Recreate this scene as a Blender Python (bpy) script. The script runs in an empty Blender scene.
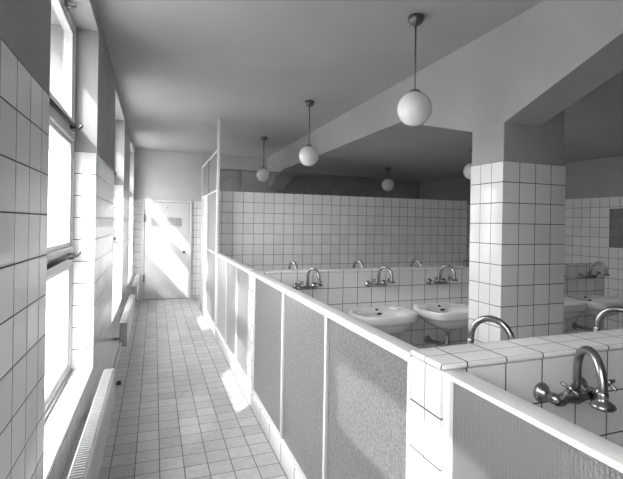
import bpy, bmesh, math
from mathutils import Vector, Matrix
PI = math.pi
sc = bpy.context.scene
C = sc.collection
T = 0.15

# ------------------------------------------------------------------ materials
def newmat(name):
    m = bpy.data.materials.new(name); m.use_nodes = True
    nt = m.node_tree; nt.nodes.clear()
    return m, nt, nt.nodes, nt.links

def plain(name, col, rough=0.5, metal=0.0, noise=0.0, nscale=8.0, bump=0.0, bscale=60.0, coat=0.0):
    m, nt, N, L = newmat(name)
    out = N.new('ShaderNodeOutputMaterial'); b = N.new('ShaderNodeBsdfPrincipled')
    L.new(b.outputs[0], out.inputs[0])
    b.inputs['Roughness'].default_value = rough; b.inputs['Metallic'].default_value = metal
    b.inputs['Coat Weight'].default_value = coat; b.inputs['Coat Roughness'].default_value = 0.08
    tc = N.new('ShaderNodeTexCoord')
    if noise > 0:
        n = N.new('ShaderNodeTexNoise'); n.inputs['Scale'].default_value = nscale; n.inputs['Detail'].default_value = 5
        L.new(tc.outputs['Object'], n.inputs['Vector'])
        r = N.new('ShaderNodeMapRange'); r.inputs[1].default_value = 0.3; r.inputs[2].default_value = 0.7
        r.inputs[3].default_value = col * (1 - noise); r.inputs[4].default_value = min(1, col * (1 + noise))
        L.new(n.outputs[0], r.inputs[0]); L.new(r.outputs[0], b.inputs['Base Color'])
    else:
        b.inputs['Base Color'].default_value = (col, col, col, 1)
    if bump > 0:
        n2 = N.new('ShaderNodeTexNoise'); n2.inputs['Scale'].default_value = bscale
        L.new(tc.outputs['Object'], n2.inputs['Vector'])
        bp = N.new('ShaderNodeBump'); bp.inputs['Strength'].default_value = bump; bp.inputs['Distance'].default_value = 0.003
        L.new(n2.outputs[0], bp.inputs['Height']); L.new(bp.outputs[0], b.inputs['Normal'])
    return m

def tilemat(name, col, grout, rough, var=0.04, joint=0.016, noise=0.0, wav=0.25):
    m, nt, N, L = newmat(name)
    out = N.new('ShaderNodeOutputMaterial'); b = N.new('ShaderNodeBsdfPrincipled')
    L.new(b.outputs[0], out.inputs[0])
    uv = N.new('ShaderNodeUVMap'); uv.uv_map = 'UVMap'
    sp = N.new('ShaderNodeSeparateXYZ'); L.new(uv.outputs[0], sp.inputs[0])
    def pp(o):
        n = N.new('ShaderNodeMath'); n.operation = 'PINGPONG'; n.inputs[1].default_value = 0.5
        L.new(o, n.inputs[0]); return n.outputs[0]
    mn = N.new('ShaderNodeMath'); mn.operation = 'MINIMUM'
    L.new(pp(sp.outputs[0]), mn.inputs[0]); L.new(pp(sp.outputs[1]), mn.inputs[1])
    mr = N.new('ShaderNodeMapRange'); mr.interpolation_type = 'SMOOTHSTEP'
    mr.inputs[1].default_value = joint * 0.7; mr.inputs[2].default_value = joint * 1.5
    L.new(mn.outputs[0], mr.inputs[0])                      # 0 in joint, 1 on tile
    fl = N.new('ShaderNodeVectorMath'); fl.operation = 'FLOOR'; L.new(uv.outputs[0], fl.inputs[0])
    wn = N.new('ShaderNodeTexWhiteNoise'); wn.noise_dimensions = '3D'; L.new(fl.outputs[0], wn.inputs['Vector'])
    vr = N.new('ShaderNodeMapRange'); vr.inputs[3].default_value = col * (1 - var); vr.inputs[4].default_value = col * (1 + var)
    L.new(wn.outputs['Value'], vr.inputs[0])
    tcol = vr.outputs[0]
    if noise > 0:
        tn = N.new('ShaderNodeTexNoise'); tn.inputs['Scale'].default_value = 3.0; tn.inputs['Detail'].default_value = 8; tn.inputs['Roughness'].default_value = 0.7
        L.new(uv.outputs[0], tn.inputs['Vector'])
        nr = N.new('ShaderNodeMapRange'); nr.inputs[1].default_value = 0.3; nr.inputs[2].default_value = 0.7
        nr.inputs[3].default_value = 1 - noise; nr.inputs[4].default_value = 1 + noise
        L.new(tn.outputs[0], nr.inputs[0])
        mu = N.new('ShaderNodeMath'); mu.operation = 'MULTIPLY'; L.new(tcol, mu.inputs[0]); L.new(nr.outputs[0], mu.inputs[1])
        tcol = mu.outputs[0]
    mx = N.new('ShaderNodeMix'); mx.data_type = 'FLOAT'
    L.new(mr.outputs[0], mx.inputs['Factor']); mx.inputs[2].default_value = grout; L.new(tcol, mx.inputs[3])
    L.new(mx.outputs[0], b.inputs['Base Color'])
    rr = N.new('ShaderNodeMapRange'); rr.inputs[3].default_value = 0.8; rr.inputs[4].default_value = rough
    L.new(mr.outputs[0], rr.inputs[0]); L.new(rr.outputs[0], b.inputs['Roughness'])
    # pillowed tile edge plus a faint waviness of the glaze
    pr_ = N.new('ShaderNodeMapRange'); pr_.interpolation_type = 'SMOOTHSTEP'; pr_.inputs[1].default_value = 0.0; pr_.inputs[2].default_value = 0.07
    L.new(mn.outputs[0], pr_.inputs[0])
    wv = N.new('ShaderNodeTexNoise'); wv.inputs['Scale'].default_value = 1.7; L.new(uv.outputs[0], wv.inputs['Vector'])
    ad = N.new('ShaderNodeMath'); ad.operation = 'MULTIPLY_ADD'; L.new(wv.outputs[0], ad.inputs[0]); ad.inputs[1].default_value = wav * 4; L.new(pr_.outputs[0], ad.inputs[2])
    bp = N.new('ShaderNodeBump'); bp.inputs['Strength'].default_value = 0.35; bp.inputs['Distance'].default_value = 0.002
    L.new(ad.outputs[0], bp.inputs['Height']); L.new(bp.outputs[0], b.inputs['Normal'])
    return m

def clearglass(name, tint=0.95, refl=1.0):
    m, nt, N, L = newmat(name)
    out = N.new('ShaderNodeOutputMaterial'); mix = N.new('ShaderNodeMixShader')
    t = N.new('ShaderNodeBsdfTransparent'); t.inputs[0].default_value = (tint, tint, tint, 1)
    g = N.new('ShaderNodeBsdfGlossy'); g.inputs['Roughness'].default_value = 0.02
    f = N.new('ShaderNodeLayerWeight')            # Facing is symmetric for both sides of the pane
    p5 = N.new('ShaderNodeMath'); p5.operation = 'POWER'; p5.inputs[1].default_value = 5.0
    L.new(f.outputs['Facing'], p5.inputs[0])
    mu = N.new('ShaderNodeMath'); mu.operation = 'MULTIPLY_ADD'; mu.inputs[1].default_value = 0.9 * refl; mu.inputs[2].default_value = 0.045 * refl; mu.use_clamp = True
    L.new(p5.outputs[0], mu.inputs[0]); L.new(mu.outputs[0], mix.inputs[0])
    L.new(t.outputs[0], mix.inputs[1]); L.new(g.outputs[0], mix.inputs[2]); L.new(mix.outputs[0], out.inputs[0])
    return m

def frosted(name, col, transp, transl, rough, bumpkind):
    """figured glass: part see-through, part scattering, glossy face with a relief"""
    m, nt, N, L = newmat(name)
    out = N.new('ShaderNodeOutputMaterial')
    b = N.new('ShaderNodeBsdfPrincipled'); b.inputs['Base Color'].default_value = (col, col, col, 1)
    b.inputs['Roughness'].default_value = rough; b.inputs['Specular IOR Level'].default_value = 0.9
    tl = N.new('ShaderNodeBsdfTranslucent'); tl.inputs[0].default_value = (0.9, 0.9, 0.9, 1)
    tp = N.new('ShaderNodeBsdfTransparent'); tp.inputs[0].default_value = (0.9, 0.9, 0.9, 1)
    m1 = N.new('ShaderNodeMixShader'); m1.inputs[0].default_value = transl
    L.new(b.outputs[0], m1.inputs[1]); L.new(tl.outputs[0], m1.inputs[2])
    m2 = N.new('ShaderNodeMixShader'); m2.inputs[0].default_value = transp
    L.new(m1.outputs[0], m2.inputs[1]); L.new(tp.outputs[0], m2.inputs[2]); L.new(m2.outputs[0], out.inputs[0])
    tc = N.new('ShaderNodeTexCoord'); bp = N.new('ShaderNodeBump'); bp.inputs['Distance'].default_value = 0.002
    if bumpkind == 'hammer':
        v = N.new('ShaderNodeTexNoise'); v.inputs['Scale'].default_value = 90; v.inputs['Detail'].default_value = 2
        L.new(tc.outputs['Object'], v.inputs['Vector']); L.new(v.outputs[0], bp.inputs['Height'])
        bp.inputs['Strength'].default_value = 0.8
        r = N.new('ShaderNodeMapRange'); r.inputs[1].default_value = 0.35; r.inputs[2].default_value = 0.65
        r.inputs[3].default_value = col * 0.5; r.inputs[4].default_value = col * 1.5
        L.new(v.outputs[0], r.inputs[0]); L.new(r.outputs[0], b.inputs['Base Color'])
    elif bumpkind == 'ribbed':
        w = N.new('ShaderNodeTexWave'); w.wave_type = 'BANDS'; w.bands_direction = 'Y'; w.inputs['Scale'].default_value = 40
        w.inputs['Distortion'].default_value = 0.4
        L.new(tc.outputs['Object'], w.inputs['Vector']); L.new(w.outputs[1], bp.inputs['Height'])
        bp.inputs['Strength'].default_value = 0.25
    elif bumpkind == 'wire':
        sp = N.new('ShaderNodeSeparateXYZ'); L.new(tc.outputs['Object'], sp.inputs[0])
        def g(o, p):
            a = N.new('ShaderNodeMath'); a.operation = 'MULTIPLY'; a.inputs[1].default_value = 1 / p; L.new(o, a.inputs[0])
            q = N.new('ShaderNodeMath'); q.operation = 'PINGPONG'; q.inputs[1].default_value = 0.5; L.new(a.outputs[0], q.inputs[0]); return q.outputs[0]
        mn = N.new('ShaderNodeMath'); mn.operation = 'MINIMUM'
        L.new(g(sp.outputs[1], 0.011), mn.inputs[0]); L.new(g(sp.outputs[2], 0.009), mn.inputs[1])
        r = N.new('ShaderNodeMapRange'); r.inputs[1].default_value = 0.06; r.inputs[2].default_value = 0.26
        r.inputs[3].default_value = col * 0.12; r.inputs[4].default_value = col * 1.2
        L.new(mn.outputs[0], r.inputs[0]); L.new(r.outputs[0], b.inputs['Base Color'])
        L.new(mn.outputs[0], bp.inputs['Height']); bp.inputs['Strength'].default_value = 0.5
        # the wires also block what shows through
        r2 = N.new('ShaderNodeMapRange'); r2.inputs[1].default_value = 0.05; r2.inputs[2].default_value = 0.15
        r2.inputs[3].default_value = 0.0; r2.inputs[4].default_value = transp
        L.new(mn.outputs[0], r2.inputs[0]); L.new(r2.outputs[0], m2.inputs[0])
    L.new(bp.outputs[0], b.inputs['Normal'])
    return m

M = {}
M['tile'] = tilemat('glazed_wall_tile', 0.84, 0.07, 0.12)
M['floor'] = tilemat('floor_tile', 0.46, 0.13, 0.40, var=0.10, joint=0.017, noise=0.14, wav=0.05)
M['plaster'] = plain('wall_plaster', 0.36, 0.75, noise=0.05, nscale=2.5, bump=0.15, bscale=120)
M['nearwall'] = plain('bounce_cut_grey', 0.16, 0.5, noise=0.05, nscale=3)  # darkness made up for the unseen wall, to cut bounced light
M['endplaster'] = plain('lit_end_plaster', 0.52, 0.75, noise=0.05, nscale=2.5, bump=0.15, bscale=120)  # wall plaster with its colour lightened to stand for the brighter-lit far end
M['ceil'] = plain('ceiling_plaster', 0.40, 0.8, noise=0.05, nscale=1.6, bump=0.12, bscale=90)
M['white'] = plain('white_gloss_paint', 0.80, 0.28, noise=0.03, nscale=12)
M['doorpaint'] = plain('door_paint', 0.66, 0.35, noise=0.03, nscale=4)
M['porcelain'] = plain('porcelain', 0.88, 0.08, coat=0.4)
M['nickel'] = plain('worn_nickel', 0.36, 0.27, metal=1.0, noise=0.2, nscale=35)
M['pipe'] = plain('dull_brass_pipe', 0.36, 0.35, metal=1.0, noise=0.2, nscale=30)
M['dark'] = plain('dark_metal', 0.05, 0.4, metal=0.6)
M['bronze'] = plain('dark_bronze', 0.16, 0.35, metal=0.9)
M['steel'] = plain('window_steel', 0.35, 0.4, metal=0.8)
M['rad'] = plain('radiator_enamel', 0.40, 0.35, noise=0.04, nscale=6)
M['opal'] = plain('opal_glass', 0.84, 0.08, coat=0.5)
M['hole'] = plain('shadowed_hole', 0.03, 0.7)
M['grille'] = plain('grille_grey', 0.50, 0.5)
M['gline_gap'] = plain('grille_line_gap_shade', 0.20, 0.6)  # grille lines, also the painted shade round the door leaf
M['wood'] = plain('window_paint', 0.74, 0.35, noise=0.05, nscale=9)
M['pane'] = clearglass('clear_pane', 0.96)
M['transom_glass'] = clearglass('transom_glass', 0.85, 3.0)
M['lowpane'] = frosted('obscured_pane', 0.85, 0.45, 0.75, 0.3, 'none')
M['hammer'] = frosted('hammered_glass', 0.33, 0.16, 0.42, 0.16, 'hammer')
M['ribbed'] = frosted('ribbed_glass', 0.60, 0.18, 0.45, 0.22, 'ribbed')
M['wire'] = frosted('wired_glass', 0.70, 0.68, 0.35, 0.2, 'wire')
M['darkglass'] = clearglass('smoked_glass', 0.7, 2.0)
M['mirror'] = plain('mirror_silver', 0.75, 0.02, metal=1.0)

# ------------------------------------------------------------------ helpers
class B:
    def __init__(s): s.bm = bmesh.new(); s.uv = s.bm.loops.layers.uv.new('UVMap')
    def face(s, pts, mi=0, uvf=None, smooth=False):
        vs = [s.bm.verts.new(p) for p in pts]; f = s.bm.faces.new(vs); f.material_index = mi; f.smooth = smooth
        if uvf:
            for l in f.loops: l[s.uv].uv = uvf(l.vert.co)
        return f
    def box(s, x0, x1, y0, y1, z0, z1, mi=0, bev=0.0, ox=0, oy=0, oz=0, px=T, py=T, pz=T):
        r = bmesh.ops.create_cube(s.bm, size=1.0); vs = r['verts']
        for v in vs:
            v.co = Vector(((x0+x1)/2 + v.co.x*(x1-x0), (y0+y1)/2 + v.co.y*(y1-y0), (z0+z1)/2 + v.co.z*(z1-z0)))
        fs = list({f for v in vs for f in v.link_faces})
        if bev > 0:
            es = list({e for v in vs for e in v.link_edges})
            rb = bmesh.ops.bevel(s.bm, geom=es, offset=bev, segments=3, profile=0.5, affect='EDGES')
            allv = set(v for f in rb['faces'] for v in f.verts) | set(v for v in vs if v.is_valid)
            fs = list({f for v in allv for f in v.link_faces})
        for f in fs:
            f.material_index = mi
            f.normal_update(); n = f.normal; a = (abs(n.x), abs(n.y), abs(n.z))
            for l in f.loops:
                c = l.vert.co; U = (c.x-ox)/px; V = (c.y-oy)/py; W = (c.z-oz)/pz
                l[s.uv].uv = (V, W) if a[0] >= max(a[1], a[2]) else ((U, W) if a[1] >= a[2] else (U, V))
            f.smooth = bev > 0
    def tube(s, pts, r, seg=12, mi=0, caps=True, radii=None):
        pts = [Vector(p) for p in pts]; rings = []; up = None
        for i, p in enumerate(pts):
            if i == 0: d = pts[1]-pts[0]
            elif i == len(pts)-1: d = pts[-1]-pts[-2]
            else: d = (pts[i+1]-p).normalized() + (p-pts[i-1]).normalized()
            d.normalize()
            if up is None:
                up = Vector((0, 0, 1)) if abs(d.z) < 0.9 else Vector((1, 0, 0))
            a = d.cross(up).normalized(); b2 = a.cross(d).normalized(); up = b2
            rr = radii[i] if radii else r
            rings.append([s.bm.verts.new(p + a*math.cos(2*PI*k/seg)*rr + b2*math.sin(2*PI*k/seg)*rr) for k in range(seg)])
        for q, w in zip(rings, rings[1:]):
            for k in range(seg):
                f = s.bm.faces.new((q[k], q[(k+1) % seg], w[(k+1) % seg], w[k])); f.smooth = True; f.material_index = mi
        if caps:
            f = s.bm.faces.new(rings[0][::-1]); f.material_index = mi
            f = s.bm.faces.new(rings[-1]); f.material_index = mi
    def lathe(s, prof, c=(0, 0, 0), axis=(0, 0, 1), seg=24, mi=0, flute=0, fl_amp=0.0):
        c = Vector(c); ax = Vector(axis).normalized()
        a = ax.cross(Vector((0, 1, 0)) if abs(ax.y) < 0.9 else Vector((1, 0, 0))).normalized(); b2 = ax.cross(a)
        rings = []
        for r, h in prof:
            if r < 1e-6: rings.append([s.bm.verts.new(c + ax*h)])
            else:
                rings.append([s.bm.verts.new(c + ax*h + (a*math.cos(2*PI*k/seg)+b2*math.sin(2*PI*k/seg))*r*(1+fl_amp*math.cos(flute*2*PI*k/seg))) for k in range(seg)])
        for q, w in zip(rings, rings[1:]):
            n = max(len(q), len(w))
            for k in range(n):
                vv = []
                for v in (q[k % len(q)], q[(k+1) % len(q)], w[(k+1) % len(w)], w[k % len(w)]):
                    if v not in vv: vv.append(v)
                if len(vv) > 2:
                    f = s.bm.faces.new(vv); f.smooth = True; f.material_index = mi
    def build(s, name, mat, parent=None):
        bmesh.ops.recalc_face_normals(s.bm, faces=s.bm.faces)
        me = bpy.data.meshes.new(name); s.bm.to_mesh(me); s.bm.free()
        for m in (mat if isinstance(mat, (list, tuple)) else [mat]): me.materials.append(m)
        o = bpy.data.objects.new(name, me); C.objects.link(o)
        if parent: o.parent = parent
        return o

def struct(o): o['kind'] = 'structure'; return o
def empty(name, loc=(0, 0, 0), rz=0.0):
    o = bpy.data.objects.new(name, None); C.objects.link(o); o.location = loc; o.rotation_euler = (0, 0, rz)
    o.empty_display_size = 0.05; return o
def tag(o, label, cat, group=None):
    o['label'] = label; o['category'] = cat
    if group: o['group'] = group
    return o
def dup(root, loc, rz=0.0):
    r = root.copy(); C.objects.link(r); r.location = loc; r.rotation_euler = (0, 0, rz)
    for ch in list(root.children):
        c = ch.copy(); C.objects.link(c); c.parent = r
        for g in ch.children:
            d = g.copy(); C.objects.link(d); d.parent = c
    return r

# ------------------------------------------------------------------ dimensions
XW, XP, XR = -0.38, 0.794, 6.27
YN, YE = -2.4, 9.40
ZC, ZI = 2.987, 2.625
XB = 2.334
OPEN = [(-0.94, 0.52), (1.93, 3.39), (4.80, 6.26), (7.67, 9.13)]
ZS, ZT, ZH = 0.544, 2.034, 2.87

# floor
b = B(); b.box(-0.83, XR+0.15, YN-0.15, YE+0.15, -0.1, 0.0, ox=-0.238, oy=4.68, px=0.1465, py=0.1465)
struct(b.build('floor', M['floor']))

# window wall with its four openings
b = B()
ys = sorted([YN, YE] + [v for o in OPEN for v in o]); zs = [0, ZS, ZT, ZH, ZC]
def hole(i, j):
    ym = (ys[i]+ys[i+1])/2; zm = (zs[j]+zs[j+1])/2
    return any(a < ym < c for a, c in OPEN) and ZS < zm < ZH
XO = -0.80
uvw = lambda c: ((c.y-1.93-0.03)/T, (c.z-ZT)/T)
for i in range(len(ys)-1):
    for j in range(len(zs)-1):
        if hole(i, j): continue
        y0, y1, z0, z1 = ys[i], ys[i+1], zs[j], zs[j+1]; mi = 0 if z1 <= ZT+1e-6 else 1
        b.face([(XW, y0, z0), (XW, y1, z0), (XW, y1, z1), (XW, y0, z1)], mi, uvw)
        b.face([(XO, y0, z0), (XO, y0, z1), (XO, y1, z1), (XO, y1, z0)], 1, uvw)
for (a, c) in OPEN:
    for yy in (a, c):
        uv = lambda q: ((q.x-XW)/T+0.001, (q.z-ZT)/T)
        b.face([(XW, yy, ZS), (XO, yy, ZS), (XO, yy, ZT), (XW, yy, ZT)], 0, uv)
        b.face([(XW, yy, ZT), (XO, yy, ZT), (XO, yy, ZH), (XW, yy, ZH)], 1, uv)
    uv = lambda q: ((q.x-XW)/T*0.9+0.02, (q.y-a)/T)
    b.face([(XW, a, ZS), (XW, c, ZS), (XO, c, ZS), (XO, a, ZS)], 0, uv)
    b.face([(XW, a, ZH), (XO, a, ZH), (XO, c, ZH), (XW, c, ZH)], 1, uv)
b.face([(XW, YN, ZC), (XO, YN, ZC), (XO, YE, ZC), (XW, YE, ZC)], 1)
for yy in (YN, YE): b.face([(XW, yy, 0), (XO, yy, 0), (XO, yy, ZC), (XW, yy, ZC)], 1)
struct(b.build('wall_left', [M['tile'], M['plaster']]))

def splitwall(name, x0, x1, y0, y1, zt, ztop, ox, oy, up='plaster'):
    b = B(); b.box(x0, x1, y0, y1, 0, zt, 0, ox=ox, oy=oy, oz=zt); b.box(x0, x1, y0, y1, zt, ztop, 1)
    return struct(b.build(name, [M['tile'], M[up]]))
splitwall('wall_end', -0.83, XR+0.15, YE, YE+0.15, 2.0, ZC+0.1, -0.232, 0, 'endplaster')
splitwall('wall_right', XR, XR+0.15, YN, YE, 2.036, ZC+0.1, 0, 4.413)
b = B(); b.box(-0.83, XR+0.15, YN-0.15, YN, 0, ZC+0.1); struct(b.build('wall_near', M['nearwall']))

# ceilings and the haunched beam between them
b = B(); b.box(-0.83, 2.42, YN, YE, ZC, ZC+0.12); struct(b.build('ceiling', M['ceil']))
b = B(); b.box(2.60, XR, YN, YE, ZI, ZC+0.12); struct(b.build('ceiling', M['ceil']))
prof = [(YN, ZI-0.006), (1.64, ZI-0.006), (2.489, 2.313), (2.838, 2.313), (3.91, ZI-0.006), (8.32, ZI-0.006), (YE, 2.32)]
b = B()
xb0, xt0, xb1 = XB, 2.262, 2.665
bot = [(xb0, y, z) for y, z in prof]; bor = [(xb1, y, z) for y, z in prof]
for k in range(len(prof)-1):
    y0, z0 = prof[k]; y1, z1 = prof[k+1]
    b.face([bot[k], bot[k+1], bor[k+1], bor[k]])
    b.face([bot[k], (xt0, y0, ZC), (xt0, y1, ZC), bot[k+1]])
    b.face([bor[k], bor[k+1], (xb1, y1, ZC), (xb1, y0, ZC)])
    b.face([(xt0, y0, ZC), (xb1, y0, ZC), (xb1, y1, ZC), (xt0, y1, ZC)])
for k in (0, -1):
    y, z = prof[k]; b.face([(xb0, y, z), (xb1, y, z), (xb1, y, ZC), (xt0, y, ZC)])
bmesh.ops.remove_doubles(b.bm, verts=b.bm.verts, dist=1e-5)
struct(b.build('trim_1', M['plaster']))

# column
t = empty('tiled_column', (2.639, 2.6635, 0)); tag(t, 'square white tiled column with a bare plaster head under the beam', 'column')
b = B(); b.box(-0.305, 0.305, -0.1745, 0.1745, 0, 2.041, bev=0.004, ox=-0.305, px=0.1525, oy=-0.1745, oz=2.041, py=0.349/3)
b.build('tiled_shaft', M['tile'], t)
b = B(); b.box(-0.301, 0.285, -0.1745+0.002, 0.168, 2.041, 2.624, bev=0.006); b.build('plaster_head', M['plaster'], t)

# low tiled walls carrying basins
def lowwall(name, x0, x1, y0, y1, ztop, ox, zrow, mid=None, p=T):
    b = B(); b.box(x0, x1, y0, y1, 0, ztop-0.022, ox=ox, oy=y0, oz=zrow, px=p, pz=p, py=(y1-y0)/2)
    w = struct(b.build(name, M['tile']))
    b = B(); b.box(x0-0.003, x1+0.003, y0-0.004, y1+0.004, ztop-0.020, ztop, bev=0.008, ox=ox, oy=y0 if mid is None else mid, oz=zrow+0.075, px=p, py=(y1-y0)/2)
    b.build('cap_tiles', M['tile'], w)
    return w
lowwall('wall_counter', XP, 5.10, 1.079, 1.243, 1.160, 0.885, 1.159-0.011)
lowwall('wall_middle', XP, 5.05, 3.72, 3.885, 1.143, 1.194, 1.128, p=0.148)
b = B(); b.box(0.826, 5.076, 6.243, 6.39, 0, 2.009, bev=0.003, ox=0.883, oy=6.243, oz=2.009)
struct(b.build('wall_back', M['tile']))
b = B(); b.box(0.83, 5.50, 8.33, 8.45, 0, 2.0, ox=0.883, oy=8.33, oz=2.0)
struct(b.build('wall_stall', M['tile']))

# ------------------------------------------------------------------ windows
zl0, zl1 = 1.250, 1.410      # lower transom
zu0, zu1 = 2.075, 2.235      # upper transom
for n, (a, c) in enumerate(OPEN):
    w = struct(empty('window_%d' % (n+1), (-0.545, (a+c)/2, ZS)))
    hy = (c-a)/2; H = ZH-ZS
    def wb(name, boxes, mat, par, bev=0.004):
        q = B()
        for bx in boxes: q.box(*bx, bev=bev)
        return q.build(name, mat, par)
    fw = 0.035
    wb('window_frame', [(-0.04, 0.03, -hy, -hy+fw, 0, H), (-0.04, 0.03, hy-fw, hy, 0, H), (-0.04, 0.03, -hy+fw, hy-fw, H-fw, H), (-0.04, 0.03, -hy+fw, hy-fw, 0, 0.035)], M['wood'], w)
    wb('transom', [(-0.04, 0.036, -hy+fw, hy-fw, zl0-ZS+0.02, zl1-ZS-0.02)], M['wood'], w)
    wb('transom', [(-0.04, 0.036, -hy+fw, hy-fw, zu0-ZS+0.02, zu1-ZS-0.02)], M['wood'], w)
    for k, (z0, z1, gm) in enumerate(((0.037, zl0-ZS+0.018, 'lowpane'), (zl1-ZS-0.018, zu0-ZS+0.018, 'pane'), (zu1-ZS-0.018, H-fw-0.002, 'pane'))):
        s_ = 0.028; y0, y1 = -hy+fw+0.002, hy-fw-0.002
        sa = wb('sash', [(-0.03, 0.02, y0, y0+s_, z0, z1), (-0.03, 0.02, y1-s_, y1, z0, z1), (-0.03, 0.02, y0+s_, y1-s_, z0, z0+s_), (-0.03, 0.02, y0+s_, y1-s_, z1-s_, z1)], M['wood'], w)
        wb('pane', [(-0.008, -0.003, y0+s_, y1-s_, z0+s_, z1-s_)], M[gm], sa, 0)
    # sill slot and the bottom draught rail
    wb('sill_rail', [(0.032, 0.045, -hy+0.01, hy-0.01, 0.001, 0.016)], M['steel'], w, 0.002)
    for zc in (zl0+zl1, zu0+zu1):
        z = zc/2-ZS+0.008; q = B()
        q.tube([(0.05, -hy+0.30, z-0.012), (0.052, hy-0.34, z), (0.062, hy-0.20, z+0.004)], 0.012, 8)
        q.box(0.037, 0.068, hy-0.24, hy-0.15, z-0.022, z+0.016, bev=0.004)
        r = q.build('stay_bar', M['dark'], w)
        q = B(); q.tube([(0.06, hy-0.19, z-0.005), (0.080, hy-0.16, z-0.003), (0.088, hy-0.15, z+0.012)], 0.009, 8); q.lathe([(0, -0.012), (0.012, -0.006), (0.012, 0.006), (0, 0.012)], (0.089, hy-0.148, z+0.016), seg=12)
        q.build('stay_knob', M['nickel'], r)
    q = B(); q.tube([(0.03, hy-0.40, H-0.03), (0.07, hy-0.40, H-0.03), (0.082, hy-0.38, H-0.015)], 0.007, 8); q.box(0.028, 0.036, hy-0.44, hy-0.36, H-0.05, H-0.01, bev=0.003)
    q.build('top_latch', M['steel'], w)

# ------------------------------------------------------------------ door
d = struct(empty('door_1', (0.245, YE, 0)))
b = B()
b.box(-0.477, -0.425, -0.035, -0.001, 0, 2.0, bev=0.004); b.box(0.430, 0.480, -0.035, -0.001, 0, 2.0, bev=0.004); b.box(-0.425, 0.430, -0.035, -0.001, 1.955, 2.0, bev=0.004)
b.build('door_frame', M['doorpaint'], d)
b = B(); b.box(-0.418, 0.423, -0.026, -0.008, 0.012, 1.948, bev=0.003)
lf = b.build('door_leaf', M['doorpaint'], d)
b = B(); b.box(-0.425, 0.430, -0.006, -0.0005, 0, 1.955); b.build('door_gap_shade', M['gline_gap'], d)  # dark sheet behind the leaf, stands in for shade in the gap
b = B(); b.box(-0.309, 0.274, -0.033, -0.027, 1.47, 1.65, bev=0.002)
g = b.build('vent_grille', M['grille'], d)
b = B()
for k in range(1, 12): b.box(-0.309+k*0.0486-0.003, -0.309+k*0.0486+0.003, -0.0345, -0.032, 1.47, 1.65)
for k in range(1, 4): b.box(-0.309, 0.274, -0.0345, -0.032, 1.47+k*0.045-0.003, 1.47+k*0.045+0.003)
b.build('grille_bars', M['gline_gap'], g)
for z in (0.36, 1.55):
    b = B(); b.box(-0.440, -0.412, -0.045, -0.027, z, z+0.15, bev=0.003); b.build('hinge', M['bronze'], d)
b = B(); b.lathe([(0.026, 0), (0.026, 0.006), (0.010, 0.010), (0.010, 0.035), (0.024, 0.042), (0.028, 0.055), (0.020, 0.066), (0, 0.068)], (0.325, -0.028, 0.955), (0, -1, 0))
b.build('door_knob', M['dark'], d)
b = B(); b.lathe([(0.010, 0), (0.010, 0.006), (0, 0.008)], (0.0, -0.028, 1.845), (0, -1, 0), seg=12); b.build('peephole', M['dark'], d)

# ------------------------------------------------------------------ glazed partitions
def partition(name, y0, y1, mulls, gmat, label, ztop=1.146, rw=0.060, rf=0.034):
    t = empty(name, (XP, (y0+y1)/2, 0)); tag(t, label, 'glazed partition', 'low glazed partitions along the corridor')
    o = (y0+y1)/2; a, c = y0-o+0.001, y1-o-0.001
    b = B(); b.box(0.0, 0.07, a, c, 0, 0.118, bev=0.003, oy=a+0.03, oz=-0.03, pz=0.2, py=0.3, ox=-0.5, px=9); b.build('plinth', M['tile'], t)
    b = B(); b.box(-0.004, rw, a, c, ztop-0.012, ztop, bev=0.004); b.box(0.0, 0.050, a, c, ztop-rf, ztop-0.011, bev=0.002); b.build('top_rail', M['white'], t)
    b = B(); b.box(0.006, 0.05, a, c, 0.118, 0.150, bev=0.003)
    b.box(0.006, 0.050, a, a+0.03, 0.15, ztop-rf, bev=0.003); b.box(0.006, 0.050, c-0.03, c, 0.15, ztop-rf, bev=0.003)
    b.build('frame', M['white'], t)
    ms = [m-o for m in mulls]
    for m in ms:
        b = B(); b.box(0.004, 0.050, m-0.013, m+0.013, 0.15, ztop-rf, bev=0.003); b.build('mullion', M['white'], t)
    e = [a+0.03] + ms + [c-0.03]
    for k in range(len(e)-1):
        g0 = e[k]+(0.013 if k else 0); g1 = e[k+1]-(0.013 if k < len(e)-2 else 0)
        b = B(); b.box(0.020, 0.026, g0, g1, 0.150, ztop-rf); b.build('glass_panel', M[gmat], t)
    return t
partition('glazed_partition', 3.885, 6.08, [4.54, 5.21], 'ribbed', 'low white partition with three glass panels, between tall glazed screen and middle basin wall')
partition('glazed_partition', 1.243, 3.72, [2.02, 2.80], 'hammer', 'low white partition with three grey figured glass panels, in front of the two white basins')
partition('glazed_partition', -0.55, 1.079, [0.20], 'wire', 'low white partition with fine wire mesh glass, nearest the camera at bottom right', rw=0.066, rf=0.016, ztop=1.142)

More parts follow.
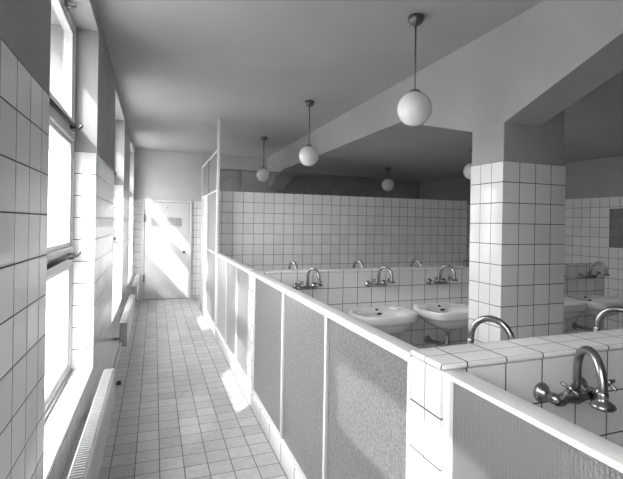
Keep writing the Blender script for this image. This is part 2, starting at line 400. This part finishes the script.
# tall glazed screen beyond the back wall
t = empty('tall_glazed_screen', (XP, 6.10, 0)); tag(t, 'tall white framed glass screen along the corridor, with a thin post up to the ceiling', 'glazed screen')
b = B(); b.box(-0.006, 0.030, -0.018, 0.018, 0, ZC-0.005, bev=0.003); b.build('ceiling_post', M['white'], t)
b = B(); b.box(0.0, 0.04, 1.20, 2.11, 0, 2.0, bev=0.003, oy=1.20, oz=2.0, py=0.15); b.build('tiled_pier', M['tile'], t)
b = B()
for z in (2.0, 2.555): b.box(0.0, 0.036, 0.018, 2.11, z+0.001, z+0.02, bev=0.003)
b.box(0.0, 0.036, 0.018, 1.20, 1.12, 1.15, bev=0.003); b.box(0.0, 0.036, 0.018, 1.20, 0.0, 0.15, bev=0.003)
b.box(0.0, 0.036, 2.095, 2.11, 2.02, 2.556, bev=0.003); b.box(0.0, 0.036, 1.165, 1.195, 0.15, 1.12, bev=0.003); b.box(0.0, 0.036, 1.165, 1.195, 1.15, 2.0, bev=0.003)
b.build('frame', M['white'], t)
b = B(); b.box(0.002, 0.034, 1.17, 1.195, 2.021, 2.555, bev=0.002); b.build('mullion', M['steel'], t)
for (y0, y1, z0, z1, gm) in ((0.018, 1.165, 0.15, 1.12, 'ribbed'), (0.018, 1.165, 1.15, 2.0, 'ribbed'), (0.018, 1.17, 2.021, 2.555, 'transom_glass'), (1.195, 2.085, 2.021, 2.555, 'transom_glass')):
    b = B(); b.box(0.014, 0.020, y0, y1, z0, z1); b.build('glass_panel', M[gm], t)

# dark glazed band over the stall wall
t = empty('glazed_transom_band', (0.83, 8.36, 2.0)); tag(t, 'row of clear glass panes in thin bars above the far tiled stalls, below the ceiling', 'glazed screen')
mx = [1.516, 2.198, 2.870, 3.545, 4.220, 4.900, 5.487]
b = B(); b.box(0, 4.67, -0.015, 0.015, 0.545, 0.575, bev=0.002); b.box(0, 4.67, -0.015, 0.015, 0.001, 0.022, bev=0.002); b.build('rail', M['steel'], t)
prev = 0.83
for m in mx:
    b = B(); b.box(m-0.83-0.011, m-0.83+0.011, -0.014, 0.014, 0.022, 0.545, bev=0.002); b.build('mullion', M['steel'], t)
    b = B(); b.box(prev-0.83+0.011, m-0.83-0.011, -0.003, 0.003, 0.022, 0.545); b.build('glass_pane', M['transom_glass'], t)
    prev = m

# ------------------------------------------------------------------ pendant lamps
def lamp(X, Y, ztop, zball, label, group):
    t = empty('pendant_lamp', (X, Y, ztop)); tag(t, label, 'lamp', group)
    R_ = 0.1175; zb = zball-ztop
    b = B(); b.lathe([(0.030, 0), (0.050, -0.004), (0.052, -0.022), (0.046, -0.042), (0.030, -0.058), (0.012, -0.066), (0.007, -0.070)], seg=48, flute=12, fl_amp=0.045); b.build('canopy', M['bronze'], t)
    b = B(); b.tube([(0, 0, -0.066), (0, 0, zb+R_+0.006)], 0.0055, 10); b.build('rod', M['bronze'], t)
    b = B(); b.lathe([(0.006, 0.022), (0.012, 0.018), (0.036, 0.010), (0.040, 0.0), (0.038, -0.008)], (0, 0, zb+R_-0.004)); b.build('collar', M['bronze'], t)
    b = B(); n = 22
    b.lathe([(R_*math.sin(PI*k/n)+(0 if 0 < k < n else 0), zb+R_*math.cos(PI*k/n)) for k in range(n+1)], seg=40); b.build('globe', M['opal'], t)
    return t
lamp(1.640, 2.571, ZC, 2.357, 'opal globe pendant on a long rod, largest and nearest of the corridor-side lamps', 'opal globe pendants')
lamp(1.660, 4.811, ZC, 2.350, 'opal globe pendant on a long rod, second along, left of the largest', 'opal globe pendants')
lamp(1.672, 7.123, ZC, 2.358, 'opal globe pendant on a long rod, farthest, hanging before the glass band', 'opal globe pendants')
lamp(4.005, 7.123, ZI, 2.305, 'short dim globe lamp below the low dark ceiling, over the far tiled wall', 'short globe lamps')
lamp(3.985, 4.811, ZI, 2.307, 'short globe lamp half hidden behind the tiled column', 'short globe lamps')

# ------------------------------------------------------------------ faucets
def faucet(X, yw, z, side, swing, label, group):
    """side -1: projects to -y. Built around (0,0,0) = wall point at body height."""
    t = empty('wall_faucet', (X, yw, z)); tag(t, label, 'faucet', group)
    s = side; d = 0.062
    for sx in (-1, 1):
        b = B(); x = sx*0.085
        b.lathe([(0.0, 0), (0.031, 0.0005), (0.032, 0.004), (0.027, 0.013), (0.016, 0.020), (0.013, 0.030)], (x, 0, 0.006), (0, s, 0), seg=24)
        b.tube([(x, s*0.022, 0.006), (x*0.98, s*0.045, 0.002), (x*0.90, s*0.058, 0), (x*0.70, s*d, 0)], 0.012, 14, radii=[0.013, 0.0175, 0.0175, 0.0145])
        b.build('wall_flange', M['nickel'], t)
        b = B(); hx = sx*0.072
        b.lathe([(0.015, -0.016), (0.018, -0.010), (0.018, 0.010), (0.014, 0.016)], (hx, s*d, 0), (1, 0, 0), seg=20)
        tip = Vector((hx+(0.022 if sx > 0 else 0.0), s*(d+0.036), 0.048)); base = Vector((hx, s*d, 0.0)); dr = (tip-base).normalized()
        b.tube([base, base+dr*0.022, base+dr*0.030, tip-dr*0.006], 0.01, 14, radii=[0.013, 0.0125, 0.009, 0.007])
        v = b.build('valve', M['nickel'], t)
        b = B(); u1 = Vector((1, 0, 0)); u2 = dr.cross(u1).normalized()
        ang = 0.5 if sx < 0 else 0.15
        for k in range(2):
            q = u1*math.cos(ang+k*PI/2)+u2*math.sin(ang+k*PI/2)
            b.tube([tip-q*0.030, tip-q*0.022, tip-q*0.006, tip+q*0.006, tip+q*0.022, tip+q*0.030], 0.005, 10, radii=[0.0045, 0.0062, 0.0038, 0.0038, 0.0062, 0.0045])
        b.lathe([(0, 0.012), (0.008, 0.010), (0.009, -0.006), (0, -0.008)], tip, dr, seg=16)
        b.build('cross_handle', M['nickel'], v)
    b = B(); b.tube([(-0.07, s*d, 0), (-0.03, s*d, 0), (-0.018, s*d, 0), (0.018, s*d, 0), (0.03, s*d, 0), (0.07, s*d, 0)], 0.01, 16, radii=[0.0130, 0.0130, 0.0175, 0.0175, 0.0130, 0.0130])
    b.lathe([(0, -0.020), (0.010, -0.018), (0.016, -0.008), (0.016, 0.014), (0.012, 0.024)], (0, s*d, 0), seg=20)
    b.build('valve_body', M['nickel'], t)
    b = B(); R_ = 0.082; f = Vector((math.sin(swing), s*math.cos(swing), 0)); o = Vector((0, s*d, 0))
    pts = [o+Vector((0, 0, 0.018)), o+Vector((0, 0, 0.06)), o+Vector((0, 0, 0.09))]
    for k in range(1, 15):
        a = PI*k/14; pts.append(o+f*(R_-R_*math.cos(a))+Vector((0, 0, 0.09+R_*math.sin(a))))
    pts.append(o+f*(2*R_+0.002)+Vector((0, 0, 0.072)))
    b.tube(pts, 0.0125, 16); sp = b.build('spout', M['nickel'], t)
    e = o+f*(2*R_+0.002)+Vector((0, 0, 0.072))
    b = B(); b.lathe([(0.0125, 0.006), (0.0145, 0.002), (0.0145, -0.006), (0.012, -0.012), (0.018, -0.018), (0.030, -0.026), (0.033, -0.033), (0.029, -0.038), (0.010, -0.041), (0, -0.042)], e, seg=28)
    b.build('shower_rose', M['nickel'], sp)
    return t
YM = 3.72; GF = 'nickel gooseneck faucets'
faucet(1.264, 1.079, 1.028, -1, -0.50, 'large dull nickel gooseneck faucet with cross handles on near tiled counter, bottom right', GF)
faucet(1.280, 1.243, 1.032, 1, -0.42, 'gooseneck faucet behind near counter, its arch rising left of the tiled column', GF)
faucet(2.0, 1.243, 1.032, 1, -0.42, 'gooseneck faucet arch behind near counter at the right edge, its rose over the tiles', GF)
mids = [(1.270, 'leftmost gooseneck faucet on the front of the middle tiled wall'), (1.975, 'gooseneck faucet above the left one of the two bright basins'),
        (2.660, 'gooseneck faucet above the bright basin beside the tiled column'),
        (4.060, 'gooseneck faucet just right of the column, mostly hidden behind it'), (4.730, 'dark gooseneck faucet right of the column above the rightmost basin')]
for X, lb in mids: faucet(X, YM, 1.004, -1, 0.30, lb, GF)
for X, lb in ((1.24, 'far faucet arch showing over the middle wall, leftmost'), (1.93, 'far faucet arch showing over the middle wall, central one'), (2.61, 'far faucet arch showing over the middle wall, right one above second bright basin'), (3.30, 'far faucet arch over the middle wall, cut off by the left side of the column')):
    faucet(X+0.02, 3.885, 1.028, 1, -0.15, lb, GF)

# ------------------------------------------------------------------ washbasins
def basin_mesh():
    b = B(); n = 56; W, Dp = 0.29, 0.44; cy = -0.19
    def outline(a, s=1.0, sy=None):
        sy = s if sy is None else sy
        c, q = math.cos(a), math.sin(a)
        if q > 0:    # towards the wall: squarish
            e = 0.30; x = W*math.copysign(abs(c)**e, c); y = 0.19*abs(q)**e
        else:
            e = 0.58; x = W*math.copysign(abs(c)**e, c); y = -0.235*abs(q)**0.74
        y2 = cy+y*sy
        return x*s, min(y2, -0.002)
    def ell(a, rx, ry, c0=-0.245):
        c, q = math.cos(a), math.sin(a)
        return rx*math.copysign(abs(c)**0.85, c), c0+ry*math.copysign(abs(q)**0.85, q)
    rings = []
    add = lambda f, z: rings.append([b.bm.verts.new((*f(2*PI*k/n), z)) for k in range(n)])
    def blend(a, w, s, rx, ry):
        p = outline(a, s); q = ell(a, rx, ry); return p[0]*(1-w)+q[0]*w, p[1]*(1-w)+q[1]*w
    add(lambda a: ell(a, 0.030, 0.030, -0.20), -0.225)
    add(lambda a: ell(a, 0.050, 0.045, -0.20), -0.205)
    add(lambda a: ell(a, 0.115, 0.100, -0.205), -0.185)
    add(lambda a: blend(a, 0.5, 0.75, 0.16, 0.14), -0.150)
    add(lambda a: blend(a, 0.2, 0.86, 0.2, 0.17), -0.105)
    add(lambda a: outline(a, 0.90), -0.080)
    add(lambda a: outline(a, 0.985), -0.072)
    add(lambda a: outline(a, 1.0), -0.062)
    add(lambda a: outline(a, 1.012), -0.030)
    add(lambda a: outline(a, 1.008), -0.010)
    add(lambda a: outline(a, 0.99), -0.001)
    add(lambda a: outline(a, 0.965), 0.0)
    add(lambda a: outline(a, 0.94), -0.005)
    add(lambda a: outline(a, 0.90), -0.012)
    add(lambda a: ell(a, 0.225, 0.150), -0.014)
    add(lambda a: ell(a, 0.212, 0.140), -0.026)
    add(lambda a: ell(a, 0.190, 0.122), -0.070)
    add(lambda a: ell(a, 0.140, 0.092), -0.115)
    add(lambda a: ell(a, 0.070, 0.055, -0.22), -0.138)
    add(lambda a: ell(a, 0.024, 0.024, -0.20), -0.142)
    for q, w in zip(rings, rings[1:]):
        for k in range(n):
            f = b.bm.faces.new((q[k], q[(k+1) % n], w[(k+1) % n], w[k])); f.smooth = True
    b.bm.faces.new(rings[0][::-1]); b.bm.faces.new(rings[-1])
    return b
def basin(loc, rz=0.0):
    t = empty('washbasin', loc, rz)
    basin_mesh().build('bowl', M['porcelain'], t)
    for sx in (-1, 1):
        b = B(); b.box(sx*0.215-0.050, sx*0.215+0.050, -0.075, -0.012, -0.014, 0.006, bev=0.007)
        b.build('soap_ledge', M['porcelain'], t)
    b = B(); b.box(-0.26, 0.26, -0.016, -0.001, -0.03, 0.014, bev=0.006); b.build('splash_rim', M['porcelain'], t)
    b = B(); b.box(-0.022, 0.022, -0.122, -0.108, -0.042, -0.026, bev=0.003); b.build('overflow_slot', M['hole'], t)
    b = B(); b.lathe([(0.017, 0), (0.017, 0.005), (0.006, 0.009), (0.006, 0.016), (0, 0.018)], (0, -0.06, -0.012)); b.build('plug', M['dark'], t)
    b = B(); b.lathe([(0.022, 0.0), (0.022, 0.004), (0.014, 0.005), (0, 0.002)], (0, -0.20, -0.142)); b.build('waste', M['nickel'], t)
    b = B()
    b.lathe([(0.026, 0.0), (0.026, -0.018), (0.018, -0.022), (0.016, -0.055)], (0, -0.2, -0.222), seg=20)
    b.tube([(0, -0.2, -0.25), (0, -0.2, -0.33), (-0.008, -0.198, -0.352), (-0.03, -0.19, -0.360), (-0.085, -0.035, -0.345), (-0.09, -0.004, -0.344)], 0.015, 14, radii=[0.018, 0.019, 0.023, 0.022, 0.017, 0.017])
    tr = b.build('drain_trap', M['pipe'], t)
    b = B(); b.lathe([(0.015, 0.014), (0.036, 0.010), (0.038, 0.0)], (-0.09, -0.001, -0.344), (0, -1, 0)); b.build('wall_rosette', M['pipe'], tr)
    return t
GB = 'white washbasins on the tiled walls'
b0 = basin((1.300, YM, 0.780)); tag(b0, 'white washbasin whose left back corner just shows over the glazed partition rail', 'washbasin', GB)
for X, lb in ((1.960, 'bright white washbasin, left of the two fully seen, just behind the partition rail'), (2.655, 'bright white washbasin touching the left side of the tiled column, drain pipe below'),
              (4.050, 'shadowed washbasin immediately right of the column, half hidden'), (4.660, 'large shadowed washbasin at the right edge under the dark faucet')):
    tag(dup(b0, (X, YM, 0.780)), lb, 'washbasin', GB)

# ------------------------------------------------------------------ radiators
def radiator(y0, y1, label):
    L_ = y1-y0; t = empty('radiator', (-0.27, (y0+y1)/2, 0.31)); tag(t, label, 'radiator', 'low white radiators under the windows')
    h = L_/2; H = 0.245
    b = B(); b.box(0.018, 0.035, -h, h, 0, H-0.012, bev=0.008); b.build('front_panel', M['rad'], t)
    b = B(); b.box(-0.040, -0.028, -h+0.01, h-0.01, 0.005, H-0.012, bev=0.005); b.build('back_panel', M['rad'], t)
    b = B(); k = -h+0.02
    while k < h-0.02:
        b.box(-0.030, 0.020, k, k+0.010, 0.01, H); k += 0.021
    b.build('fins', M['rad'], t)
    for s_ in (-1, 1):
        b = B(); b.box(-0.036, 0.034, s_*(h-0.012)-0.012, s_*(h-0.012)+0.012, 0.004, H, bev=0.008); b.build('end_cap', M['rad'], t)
        b = B(); b.box(-0.1095, -0.035, s_*(h-0.25)-0.015, s_*(h-0.25)+0.015, 0.01, 0.04); b.build('wall_bracket', M['rad'], t)
    return t
radiator(1.15, 3.32, 'long low white finned radiator in the foreground under the nearest window')
radiator(4.78, 6.60, 'low white radiator in mid corridor under the second window')
radiator(7.40, 9.10, 'farthest low white radiator, close to the white door')
def pipe(y0, y1, label):
    b = B(); b.tube([(-0.29, y0, 0.35), (-0.29, y1, 0.35)], 0.012, 12); o = b.build('heating_pipe', M['rad']); tag(o, label, 'pipe', 'heating pipes between radiators'); return o
pipe(3.325, 4.775, 'white pipe along wall joining foreground radiator to the second one')
pipe(6.605, 7.395, 'white pipe along wall joining second radiator to the farthest one')
b = B(); b.box(-0.022, 0.022, -0.035, 0.035, 0, 0.020, bev=0.007); b.lathe([(0.012, 0.018), (0.012, 0.030), (0, 0.032)], (0, 0, 0), seg=14)
o = b.build('door_wedge', M['dark']); o.location = (-0.295, 4.62, 0); tag(o, 'small dark block lying on the floor between the first two radiators', 'block')

# wall mirror on the right wall
t = empty('wall_glass_panel', (XR, 4.26, 1.28)); tag(t, 'rectangular glass panel fixed over the tiles at the right edge', 'glass panel')
b = B(); b.box(-0.018, -0.001, -0.30, 0.30, 0, 0.012, bev=0.003); b.box(-0.018, -0.001, -0.30, 0.30, 0.578, 0.59, bev=0.003); b.box(-0.018, -0.001, -0.30, -0.288, 0.012, 0.578, bev=0.003); b.box(-0.018, -0.001, 0.288, 0.30, 0.012, 0.578, bev=0.003); b.build('panel_frame', M['white'], t)
b = B(); b.box(-0.014, -0.009, -0.288, 0.288, 0.012, 0.578); b.build('glass', M['darkglass'], t)
for X, lb in ((3.02, 'small round ceiling rose above the glass band, left one of two'), (3.88, 'small round ceiling rose above the glass band, right one of two')):
    b = B(); b.lathe([(0.07, 0), (0.07, -0.008), (0.05, -0.016), (0, -0.018)], (0, 0, 0)); o = b.build('ceiling_rose', M['ceil']); o.location = (X, 8.05, ZI); tag(o, lb, 'ceiling rose', 'ceiling roses')

# ------------------------------------------------------------------ light
w = bpy.data.worlds.new('sky'); sc.world = w; w.use_nodes = True
bg = w.node_tree.nodes['Background']; bg.inputs[0].default_value = (1, 1, 1, 1); bg.inputs[1].default_value = 14.0
wn_, wl_ = w.node_tree.nodes, w.node_tree.links
tc = wn_.new('ShaderNodeTexCoord'); sx = wn_.new('ShaderNodeSeparateXYZ'); wl_.new(tc.outputs['Generated'], sx.inputs[0])
mr = wn_.new('ShaderNodeMapRange'); mr.inputs[1].default_value = -1.0; mr.inputs[2].default_value = 1.0; wl_.new(sx.outputs[2], mr.inputs[0])
cr = wn_.new('ShaderNodeValToRGB'); wl_.new(mr.outputs[0], cr.inputs[0]); wl_.new(cr.outputs[0], bg.inputs[0])
el = cr.color_ramp.elements
for e_, (p_, v_) in zip([el[0], el[1], el.new(0.5), el.new(0.56), el.new(0.66)], ((0.0, 0.20), (1.0, 1.0), (0.5, 0.24), (0.56, 0.34), (0.66, 0.85))):
    e_.position = p_; e_.color = (v_, v_, v_, 1)
sun = bpy.data.lights.new('sun', 'SUN'); sun.energy = 5.0; sun.angle = math.radians(0.6)
so = bpy.data.objects.new('sun', sun); C.objects.link(so)
dirv = Vector((1.0, 1.15, -1.2)); so.rotation_euler = dirv.to_track_quat('-Z', 'Y').to_euler(); so.location = (-4, -3, 5)
for (a, c) in OPEN:
    l = bpy.data.lights.new('window_portal', 'AREA'); l.shape = 'RECTANGLE'; l.size = c-a; l.size_y = ZH-ZS
    l.cycles.is_portal = True
    o = bpy.data.objects.new('window_portal', l); C.objects.link(o); o.location = (-0.70, (a+c)/2, (ZS+ZH)/2)
    o.rotation_euler = Vector((1, 0, 0)).to_track_quat('-Z', 'Z').to_euler()

# ------------------------------------------------------------------ camera
f, yaw, roll, cx, cy = 439.757, 0.359843, 0.0161225, 319.81, 224.08
cam = bpy.data.cameras.new('camera'); co = bpy.data.objects.new('camera', cam); C.objects.link(co)
F = Vector((math.sin(yaw), math.cos(yaw), 0)); R = Vector((math.cos(yaw), -math.sin(yaw), 0)); U = Vector((0, 0, 1))
R2 = R*math.cos(roll)+U*math.sin(roll); U2 = -R*math.sin(roll)+U*math.cos(roll)
mat = Matrix((R2, U2, -F)).transposed().to_4x4(); mat.translation = Vector((0, 0, 1.5654))
co.matrix_world = mat
cam.sensor_width = 36; cam.lens = f*36/623; cam.shift_x = (311.5-cx)/623; cam.shift_y = (cy-239.5)/623; cam.clip_start = 0.02
sc.camera = co
sc.cycles.max_bounces = 12; sc.cycles.diffuse_bounces = 6; sc.cycles.glossy_bounces = 5; sc.cycles.transparent_max_bounces = 16
sc.cycles.caustics_reflective = False
sc.view_settings.view_transform = 'Standard'; sc.view_settings.look = 'None'; sc.view_settings.gamma = 1.0
sc.view_settings.exposure = 0.5
